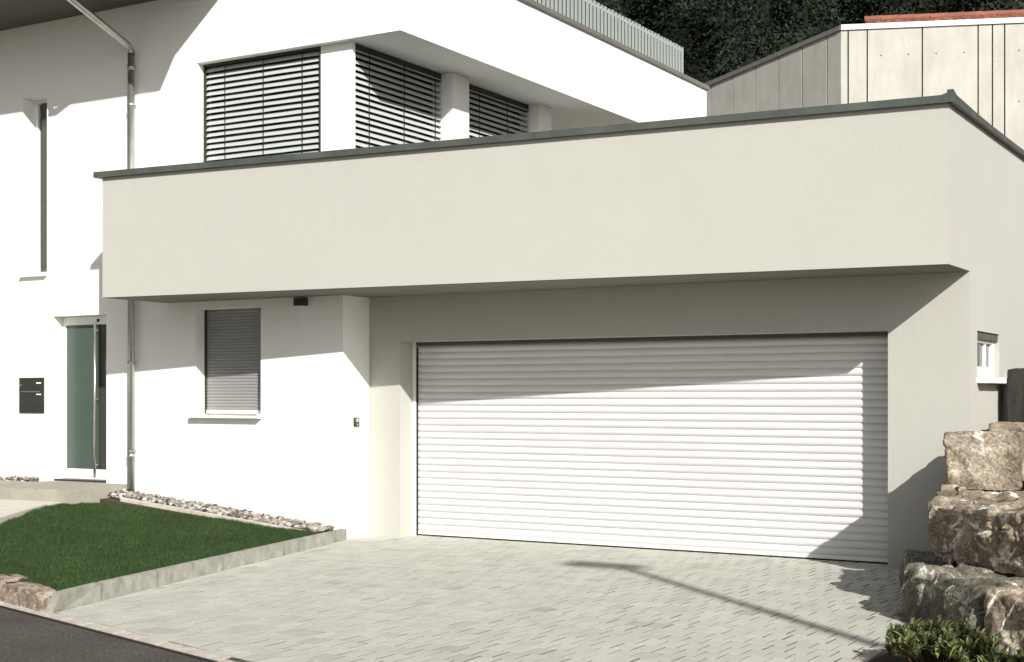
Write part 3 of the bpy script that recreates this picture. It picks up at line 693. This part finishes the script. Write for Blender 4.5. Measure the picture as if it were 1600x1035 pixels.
# ------------------------------------------------------------------ GARAGE
YW, YD, XS = 12.99, 13.29, -2.89
gar = thing('garage', 'beige rendered garage with a roof terrace parapet and a white double door', 'garage', (-6, YW, 0))
PL, PR = (-12.23, 11.46), (XS, 12.20)
zb, zt = 2.72, 4.095
def solidG(x, z): return not (inr(x, -9.15, -3.63) and z < 2.205)
wall_grid(lambda u, d, z: (u, YW + d, z), [-9.57, -9.15, -3.63, XS], [-.1, 2.205, zb], solidG, .30).build('wall', 'beige', gar)
def solidS(y, z):
    if y < YW + .3 and z < zb: return False
    if inr(y, 13.292, 14.26) and inr(z, 1.77, 2.195): return False
    return True
wall_grid(lambda u, d, z: (XS - d, u, z), [12.5, YW + .3, 13.292, 14.26, 22], [-.1, 1.77, 2.195, zb, zt], solidS, .3).build('side_wall', 'beige', gar)
g = MB(); g.prism([PL, PR, (XS, 12.499), (XS - .3, 12.499), (-12.23, 11.76)], zb, zt); g.prism([(-12.23, 11.761), (-11.93, 11.79), (-11.93, 12.488), (-12.23, 12.488)], zb, zt)
g.build('parapet', 'beige', gar)
g = MB(); g.prism([(-11.93, 11.79), (XS - .301, 12.50), (XS - .301, YW - .001), (-9.568, YW - .001), (-9.568, 12.488), (-11.93, 12.488)], zb + .002, 2.95)
so_ = g.build('overhang_slab', 'beige', gar)
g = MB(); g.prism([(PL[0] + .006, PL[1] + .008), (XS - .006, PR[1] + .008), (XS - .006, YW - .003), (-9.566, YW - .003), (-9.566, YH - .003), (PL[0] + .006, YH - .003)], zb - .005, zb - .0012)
g.build('soffit_shade_sheet', 'under', so_)  # added thin dark sheet, its colour stands in for shade under the overhang
g = MB(); g.prism([(-11.92, 12.8), (-9.88, 12.80), (-9.56, 12.80), (-9.56, 12.0), (XS - .301, 12.56), (XS - .301, 22), (-9.56, 22)], 2.96, 3.28)
g = MB(); g.prism([(-9.56, 12.50), (XS - .301, 12.52), (XS - .301, 22), (-9.56, 22)], 2.952, 3.28); g.build('terrace_floor', 'asphalt', gar)
# metal cap with a drip edge and a turned-up corner
ct, co = .062, .05
def capseg(poly, name='cap'): 
    m = MB(); m.prism(poly, zt, [zt + ct] * len(poly)); return m
dirx = Vector((PR[0] - PL[0], PR[1] - PL[1], 0)).normalized(); nrm = Vector((dirx.y, -dirx.x, 0))
c = MB(); joints = [0, .235, .47, .70, .93, .990, 1.0]
A0 = Vector((PL[0] - .09, PL[1] - .09 * .079, 0)) + nrm * co; B0 = Vector((PR[0] + co, PR[1] + co * .079, 0)) + nrm * co
A1 = Vector((PL[0] - .09, PL[1] + .36, 0)); B1 = Vector((PR[0] - .36, PR[1] + .34, 0))
for a, b in zip(joints[:-1], joints[1:]):
    p0, p1, p2, p3 = A0.lerp(B0, a), A0.lerp(B0, b), A1.lerp(B1, b), A1.lerp(B1, a)
    e = .0012 if a else 0
    lift = .04 if b == 1.0 else 0
    vs = [(p0.x + e, p0.y, zt - .004), (p1.x, p1.y, zt - .004), (p2.x, p2.y, zt - .004), (p3.x + e, p3.y, zt - .004), (p0.x + e, p0.y, zt + ct), (p1.x, p1.y, zt + ct + lift), (p2.x, p2.y, zt + ct), (p3.x + e, p3.y, zt + ct)]
    c.add(vs, [(3, 2, 1, 0), (4, 5, 6, 7), (0, 1, 5, 4), (1, 2, 6, 5), (2, 3, 7, 6), (3, 0, 4, 7)])
# side run, with the slight swan-neck droop behind the corner
ys_ = [PR[1] - co, 12.27, 12.5, 12.75, 13.1, 13.6, 14.3, 15.2, 22.05]; dz_ = [.04, .010, .004, -.002, -.012, -.018, -.02, -.02, -.02]
xo = [co, co, co, co, co, co, co, co, co]
for k in range(len(ys_) - 1):
    y0_, y1_ = ys_[k], ys_[k+1]
    xa, xb = XS + xo[k], XS + xo[k+1]; xi = XS - .36
    if k == 0: pass
    vs = [(xi if k > 1 else XS - .001 - 0 * k, y0_, zt - .004), (xa + .002, y0_, zt - .004), (xb + .002, y1_, zt - .004), (xi if k > 1 else XS - .001, y1_, zt - .004)]
    vs += [(vs[0][0], y0_, zt + ct + dz_[k] + .001), (xa + .002, y0_, zt + ct + dz_[k] + .001), (xb + .002, y1_, zt + ct + dz_[k+1] + .001), (vs[3][0], y1_, zt + ct + dz_[k+1] + .001)]
    c.add(vs, [(3, 2, 1, 0), (4, 5, 6, 7), (0, 1, 5, 4), (1, 2, 6, 5), (2, 3, 7, 6), (3, 0, 4, 7)])
c.build('parapet_cap', 'cap', gar)
# roller door
gd = MB(); z = .05; top = 2.30; P_ = .0755
prof = [(.004, 0), (0, .001)] + [(-.0165 * (1 - (2 * k / 9 - 1) ** 2) ** .9, .001 + .0715 * k / 9) for k in range(1, 9)] + [(0, .0725), (.004, .0735), (.004, .0755)]
nseg = 24
while z < top:
    sh = random.Random(int(z * 1000)).uniform(-.0008, .0008); vs = []
    for q in range(nseg + 1):
        xx = -9.20 + (9.20 - 3.58) * q / nseg; wob = .0007 * math.sin(q * .9 + z * 13)
        vs += [(xx, YD + p[0] + sh, z + p[1] + wob) for p in prof]
    n = len(prof)
    gd.add(vs, [(q * n + i, (q+1) * n + i, (q+1) * n + i + 1, q * n + i + 1) for q in range(nseg) for i in range(n - 1)]); z += P_
gdo = gd.build('garage_door', 'gdoor', gar, smooth=False, fix=False); gdo['label'] = 'closed white double garage door of narrow horizontal slats'
gdo.data.polygons.foreach_set('use_smooth', [True] * len(gdo.data.polygons)); gdo.data.set_sharp_from_angle(angle=R(50))
g = MB(); g.box(-9.19, -3.60, YD - .016, YD + .02, .014, .052); g.build('bottom_bar', 'frame', gdo, bevel=.004)
g = MB(); g.box(-9.19, -3.60, YD - .008, YD + .02, -.008, .014); g.build('rubber_seal', 'black', gdo)
g = MB(); g.box(-9.149, -9.108, YD - .05, YD - .016, -.005, 2.204); g.build('guide_rail', 'frame', gdo); 
g = MB(); g.box(-9.105, -9.096, YD - .04, YD - .014, -.005, 2.15); g.build('brush_seal', 'black', gdo)
g = MB(); g.box(-3.675, -3.666, YD - .04, YD - .014, -.005, 2.15); g.build('brush_seal', 'black', gdo)
g = MB(); g.box(-3.665, -3.631, YD - .05, YD - .016, -.005, 2.204); g.build('guide_rail', 'frame', gdo)
g = MB(); g.box(-9.148, -3.632, YD - .045, YD - .017, 2.165, 2.203); g.build('top_trim', 'soffit', gdo)
# side window
sw = window_rect(sidem(-2.935), 13.296, 14.256, 1.775, 2.19, gar, fw=.095, depth=.06); sw['label'] = 'small white framed window low on the side wall'
m_ = MB(); m_.box(-2.975, -2.945, 13.885, 13.915, 1.87, 2.095); m_.build('mullion', 'frame', sw)
m_ = MB(); m_.box(-2.934, -2.905, 13.296, 14.256, 2.125, 2.19); m_.build('blind_box', 'soffit', sw)
m_ = MB(); m_.prism([(-3.03, 13.27), (-2.79, 13.27), (-2.79, 14.60), (-2.888, 14.60), (-2.888, 14.238), (-3.03, 14.238)], 1.712, 1.768)
m_.build('sill', 'frame', sw, bevel=.004)
# dark inside so that nothing shines through
g = MB(); g.box(-9.5, -3.2, 17.0, 17.1, 0, 2.9); g.build('back_wall', 'beige', gar)

# ------------------------------------------------------------------ retaining posts and planting right of the garage
tp = rock('timber_post', b8(-2.79, -2.44, 14.1, 14.5, .9, 1.86, 3), 81, 'wood', 'dark upright timber post beyond the small side window', 'timber post', 'timber posts behind the garage window', n=18, amp=.008, chamfer=.04, planes=1)
rock('timber_post', b8(-2.41, -2.02, 14.0, 14.5, .9, 1.90, -5), 83, 'wood', 'timber post cut off by the right edge of the picture', 'timber post', 'timber posts behind the garage window', n=16, amp=.008, chamfer=.04, planes=1)
rock('flat_stone', b8(-2.80, -2.40, 13.35, 13.8, 1.10, 1.34, 0), 85, 'redstone', 'flat reddish stone between the squared boulder and the upright stone post', 'stone', None, n=16, amp=.012, chamfer=.05, planes=1)

def shrub(name, label, base, rad, hgt, nstem, nleaf, ll, lw, mt, seed, up=.9, group=None):
    rr = random.Random(seed); t = thing(name, label, 'shrub', base, group)
    st = MB(); lf = MB(); bx_, by, bz = base
    for s in range(nstem):
        a = rr.uniform(0, 6.28); q = math.sqrt(rr.random()); tip = Vector((bx_ + rad * q * math.cos(a), by + rad * q * math.sin(a), bz + hgt * rr.uniform(.55, 1.0) * (1 - .35 * q * q)))
        b0 = Vector((bx_ + rad * .35 * q * math.cos(a), by + rad * .35 * q * math.sin(a), bz))
        midp = b0.lerp(tip, .55) + Vector((0, 0, .03))
        st.tube([b0, midp, tip], [.006, .004, .002], 5)
        for l in range(nleaf):
            f_ = rr.uniform(.25, 1.0) ** .7; p = b0.lerp(midp, f_ * 2) if f_ < .5 else midp.lerp(tip, f_ * 2 - 1)
            az = rr.uniform(0, 6.28); el = rr.gauss(up, .35); d = Vector((math.cos(az) * math.cos(el), math.sin(az) * math.cos(el), math.sin(el)))
            L_ = ll * rr.uniform(.6, 1.15); side = d.cross(Vector((0, 0, 1)))
            if side.length < .05: side = Vector((1, 0, 0))
            side.normalize(); nn = side.cross(d).normalized(); W = lw * rr.uniform(.75, 1.1) * .5
            c = [p, p + d * L_ * .4 + side * W + nn * W * .35, p + d * L_ * .78 + side * W * .75 + nn * W * .2, p + d * L_ + nn * -.1 * L_, p + d * L_ * .78 - side * W * .75 + nn * W * .2, p + d * L_ * .4 - side * W + nn * W * .35, p + d * L_ * .5]
            tn = rr.uniform(.55, 1.25); yl = rr.uniform(.85, 1.35)
            if rr.random() < .12: tn *= 1.5; yl *= 1.15
            lf.add(c, [(0, 1, 6), (1, 2, 3, 6), (6, 3, 4, 5), (0, 6, 5)], (tn * yl, tn, tn * .85))
    lf.build('foliage', mt, t, fix=False); st.build('stem', 'twig', t)
    return t
shrub('shrub', 'low broad leaved green shrub in front of the dark grey boulder', (-2.02, 8.30, 0), .33, .25, 110, 20, .085, .028, 'leaf', 4)
shrub('shrub', 'low green shrub at the bottom right corner of the picture', (-1.60, 8.12, 0), .26, .15, 70, 22, .06, .024, 'leaf', 9)
shrub('shrub', 'dark green bush at the right edge beside the squared boulder', (-2.25, 13.1, .9), .24, .62, 110, 46, .05, .014, 'darkleaf', 15, up=.5)
shrub('shrub', 'dark green bush outside the right edge behind the boulders', (-1.35, 14.2, .95), .36, 1.9, 170, 60, .08, .03, 'darkleaf', 19, up=.5)

# ------------------------------------------------------------------ concrete building behind
cb = thing('concrete_building', 'raw concrete panel building behind the garage', 'building', (-8.6, 27.45, 0))
CA = Vector((-8.61, 27.45, 0))
def panels(B_, cutsm, name, side, sl=0.0):
    d = (B_ - CA).normalized(); n_ = Vector((d.y, -d.x, 0)) * side
    L = cutsm[-1]; pb = MB(); e = .014; zt_ = 8.88
    for a, b in zip(cutsm[:-1], cutsm[1:]):
        p, q = CA + d * (a + (e if a else 0)), CA + d * (b - e); k = n_ * -.12
        pb.prism([(p.x, p.y), (q.x, q.y), (q.x + k.x, q.y + k.y), (p.x + k.x, p.y + k.y)], 0, [zt_ - sl * a, zt_ - sl * b, zt_ - sl * b, zt_ - sl * a])
    o = pb.build(name, 'concrete', cb)
    bk = MB(); p = CA + d * .15 - n_ * .035; q = CA + d * (L - .02) - n_ * .035; k = n_ * -.2
    bk.prism([(p.x, p.y), (q.x, q.y), (q.x + k.x, q.y + k.y), (p.x + k.x, p.y + k.y)], 0, [zt_ - .02, zt_ - .02 - sl * L, zt_ - .02 - sl * L, zt_ - .02]); th = bk; rr = random.Random(7)
    for a, b in zip(cutsm[:-1], cutsm[1:]):
        if b - a > .5 and side > 0:
            for zz in (6.2, 7.35, 8.35):
                for t in (.25, .75):
                    p = CA + d * (a + (b - a) * t) + n_ * .0015; th.tube([p + Vector((0, 0, zz)) - n_ * .01, p + Vector((0, 0, zz))], .016, 10)  # dark discs for the tie holes, in the same mesh as the joint backing
    th.build('joints_tie_holes', 'joint', o)
    c = MB(); p = CA - d * .0; q = CA + d * L
    c.prism([((p + n_ * .04).x, (p + n_ * .04).y), ((q + n_ * .04).x, (q + n_ * .04).y), ((q - n_ * .3).x, (q - n_ * .3).y), ((p - n_ * .3).x, (p - n_ * .3).y)], [8.882, 8.882 - sl * L, 8.882 - sl * L, 8.882], [8.985 if side > 0 else 8.975, 8.98 - sl * L, 8.98 - sl * L, 8.985 if side > 0 else 8.975])
    c.build('coping', 'flash' if side > 0 else 'roofcap', cb)
panels(Vector((-5.36, 28.72, 0)), [0, .14, .51, 1.57, 2.63, 2.9, 3.13, 4.2, 5.3, 6.4, 7.5, 8.6], 'wall_panels', 1)
panels(Vector((-12.18, 29.10, 0)), [0, .37, 1.05, 1.72, 2.40, 3.10, 3.80, 4.5, 5.2, 5.9], 'side_wall_panels', -1, .109)
th_ = thing('tiled_house', 'red tiled roof showing above the concrete building', 'house', (-6, 31, 0))
m_ = MB(); X0, X1 = -8.85, 3.0
e0 = Vector((-8.72, 29.9, 9.45)); e1 = Vector((1.5, 33.9, 9.45)); dr_ = (e1 - e0).normalized(); up_ = Vector((-dr_.y, dr_.x, 0))
nt_ = int((e1 - e0).length / .21); rows = 6
for r_ in range(rows):
    for k in range(nt_):
        a = e0 + dr_ * (k * .21) + up_ * (r_ * .27) + Vector((0, 0, r_ * .105)); vs = []
        for yy in (0, .31):
            for t in range(7):
                ph = t / 6 * 2 * math.pi; q = a + dr_ * (t / 6 * .21) + up_ * yy + Vector((0, 0, yy * .36 + .022 * math.sin(ph) + (.018 if yy == 0 else 0)))
                vs.append(tuple(q))
        low = [(v[0], v[1], v[2] - .03) for v in vs[:7]]
        m_.add(vs + low, [(t, t + 1, t + 8, t + 7) for t in range(6)] + [(14 + t, 15 + t, t + 1, t) for t in range(6)], rnd.choice([(1, 1, 1), (1.25, 1.3, 1.3), (.6, .65, .7), (1.1, .9, .85), (.8, .8, .8)]))
rt = m_.build('roof', 'tiletone', th_, fix=False)
m_ = MB(); rz = 9.45 + rows * .105; rb = e0 + up_ * (rows * .27)
k = 0
while k * .36 < (e1 - e0).length:
    p = rb + dr_ * (k * .36); q = p + dr_ * .38; m_.tube([(p.x, p.y, rz + .0), (q.x, q.y, rz + .018)], [.095, .085], 10); k += 1
m_.build('ridge_tiles', 'tile', rt)
m_ = MB(); p0, p1 = e0 + up_ * .25, e1 + up_ * .25; p2, p3 = e1 + up_ * 3.2, e0 + up_ * 3.2
m_.prism([(p0.x + .3, p0.y), (p1.x, p1.y), (p2.x, p2.y), (p3.x + .3, p3.y)], 0, 9.38); m_.build('wall', 'white', th_)

# ------------------------------------------------------------------ wooded hillside
def hill_z(x, y):
    return min(max(0, y - 33) * .62, 90) + 2.2 * noise.noise(Vector((x * .05, y * .05, 0)))
g = MB(); nx, ny = 60, 40; V_ = []
for i in range(nx + 1):
    for j in range(ny + 1):
        x = -110 + 200 * i / nx; y = 36 + 120 * j / ny; V_.append((x, y, hill_z(x, y) - .5))
g.add(V_, [(i * (ny+1) + j, (i+1) * (ny+1) + j, (i+1) * (ny+1) + j + 1, i * (ny+1) + j + 1) for i in range(nx) for j in range(ny)])
tag(g.build('hill', 'forestfloor', smooth=True, fix=False), kind='structure')
rs = np.random.RandomState(2); VV = []; CC = []; 
def lumps(p, seed):
    r_ = np.random.RandomState(seed); o_ = np.zeros(len(p))
    for f_, a_ in ((1.6, .34), (3.3, .22), (6.5, .13)):
        for _ in range(3):
            k_ = r_.normal(0, 1, 3); k_ *= f_ / np.linalg.norm(k_); o_ += a_ * np.sin(p @ k_ * 1.9 + r_.uniform(0, 6.28))
    return o_
NS = [0]
def crown(cx_, cy_, cz_, rad, hh, tone, ls):
    """one tree crown: a lumpy inner mass wrapped in a shell of small leaf faces"""
    NS[0] += 1; cc_ = np.array([cx_, cy_, cz_ + hh * .5]); sc_ = np.array([rad, rad, hh * .5])
    U, W = 22, 14
    th = np.linspace(0, 2 * np.pi, U + 1); ph = np.linspace(.02, np.pi - .02, W + 1)
    T, Pp = np.meshgrid(th[:-1], ph); d_ = np.stack([np.cos(T) * np.sin(Pp), np.sin(T) * np.sin(Pp), np.cos(Pp)], -1).reshape(-1, 3)
    rr_ = .72 + .34 * lumps(d_, NS[0]); g_ = (d_ * rr_[:, None] * sc_ + cc_).reshape(W + 1, U, 3)
    q_ = np.stack([g_[:-1], np.roll(g_, -1, 1)[:-1], np.roll(g_, -1, 1)[1:], g_[1:]], 2).reshape(-1, 4, 3)
    VV.append(q_); CC.append(np.full(len(q_), tone * .45))  # inner mass toned darker, shade inside the crown put into the colour
    nl = int(620 * rad * hh); p = rs.normal(0, 1, (nl, 3)); p /= np.linalg.norm(p, axis=1)[:, None]
    p = p[(p[:, 2] > -.5) & (p[:, 1] < .6)]; nl = len(p)
    l_ = lumps(p, NS[0]); r2 = (.80 + .36 * l_) * rs.uniform(.88, 1.16, nl)
    n_ = p + rs.normal(0, .8, (nl, 3)); n_ /= np.linalg.norm(n_, axis=1)[:, None]
    a_ = np.cross(n_, rs.normal(0, 1, (nl, 3))); a_ /= np.linalg.norm(a_, axis=1)[:, None]; b_ = np.cross(n_, a_)
    sz = ls * rs.uniform(.5, 1.3, nl)[:, None]; c = p * r2[:, None] * sc_ + cc_
    VV.append(np.stack([c - a_ * sz, c - b_ * sz * .6, c + a_ * sz, c + b_ * sz * .6], 1)); CC.append(tone * rs.uniform(.75, 1.25, nl) * (1 + .5 * l_).clip(.5, 1.6))  # bulges lighter, hollows darker: crown shading put into the leaf tone
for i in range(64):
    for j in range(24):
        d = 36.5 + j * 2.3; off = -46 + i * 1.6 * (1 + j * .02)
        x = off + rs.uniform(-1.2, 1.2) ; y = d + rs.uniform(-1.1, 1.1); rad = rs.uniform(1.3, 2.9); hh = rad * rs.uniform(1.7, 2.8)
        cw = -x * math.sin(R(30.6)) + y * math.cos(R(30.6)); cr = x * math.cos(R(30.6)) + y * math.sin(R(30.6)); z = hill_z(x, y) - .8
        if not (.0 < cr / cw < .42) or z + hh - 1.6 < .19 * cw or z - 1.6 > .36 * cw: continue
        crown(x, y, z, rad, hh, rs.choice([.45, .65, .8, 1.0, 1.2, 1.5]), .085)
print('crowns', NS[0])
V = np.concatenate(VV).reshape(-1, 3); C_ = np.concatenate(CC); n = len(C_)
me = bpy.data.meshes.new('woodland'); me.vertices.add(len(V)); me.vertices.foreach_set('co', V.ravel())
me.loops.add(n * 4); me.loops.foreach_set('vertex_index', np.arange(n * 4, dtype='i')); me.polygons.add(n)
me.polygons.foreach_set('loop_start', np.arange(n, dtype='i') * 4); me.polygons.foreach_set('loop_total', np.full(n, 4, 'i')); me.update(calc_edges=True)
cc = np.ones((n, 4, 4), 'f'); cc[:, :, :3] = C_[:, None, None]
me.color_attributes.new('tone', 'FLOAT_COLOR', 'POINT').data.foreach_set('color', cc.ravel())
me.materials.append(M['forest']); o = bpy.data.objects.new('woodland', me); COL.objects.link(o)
tag(o, 'dark wooded hillside rising behind the houses', 'woodland', kind='stuff')
print('woodland leaves', n)

# ------------------------------------------------------------------ street lamp beside the driveway (outside the frame, its shadow crosses the paving)
tipx, tipy = -5.75, 11.75; Hh = 9.0; k_ = Hh / SUN.z
lx, ly = tipx + SUN.x * k_, tipy + SUN.y * k_
sl = thing('street_lamp', 'grey street lamp post whose shadow crosses the driveway', 'street lamp', (lx, ly, 0))
g = MB(); g.tube([(lx, ly, -.1), (lx, ly, 1), (lx, ly, Hh - .1)], [.075, .07, .06], 16); g.build('pole', 'galv', sl, smooth=True)
g = MB(); g.tube([(lx, ly, Hh - .12), (lx, ly, Hh)], .06, 16); g.box(lx - .55, lx + .2, ly - .17, ly + .17, Hh, Hh + .09); g.build('lamp_head', 'anthracite', sl, bevel=.02)
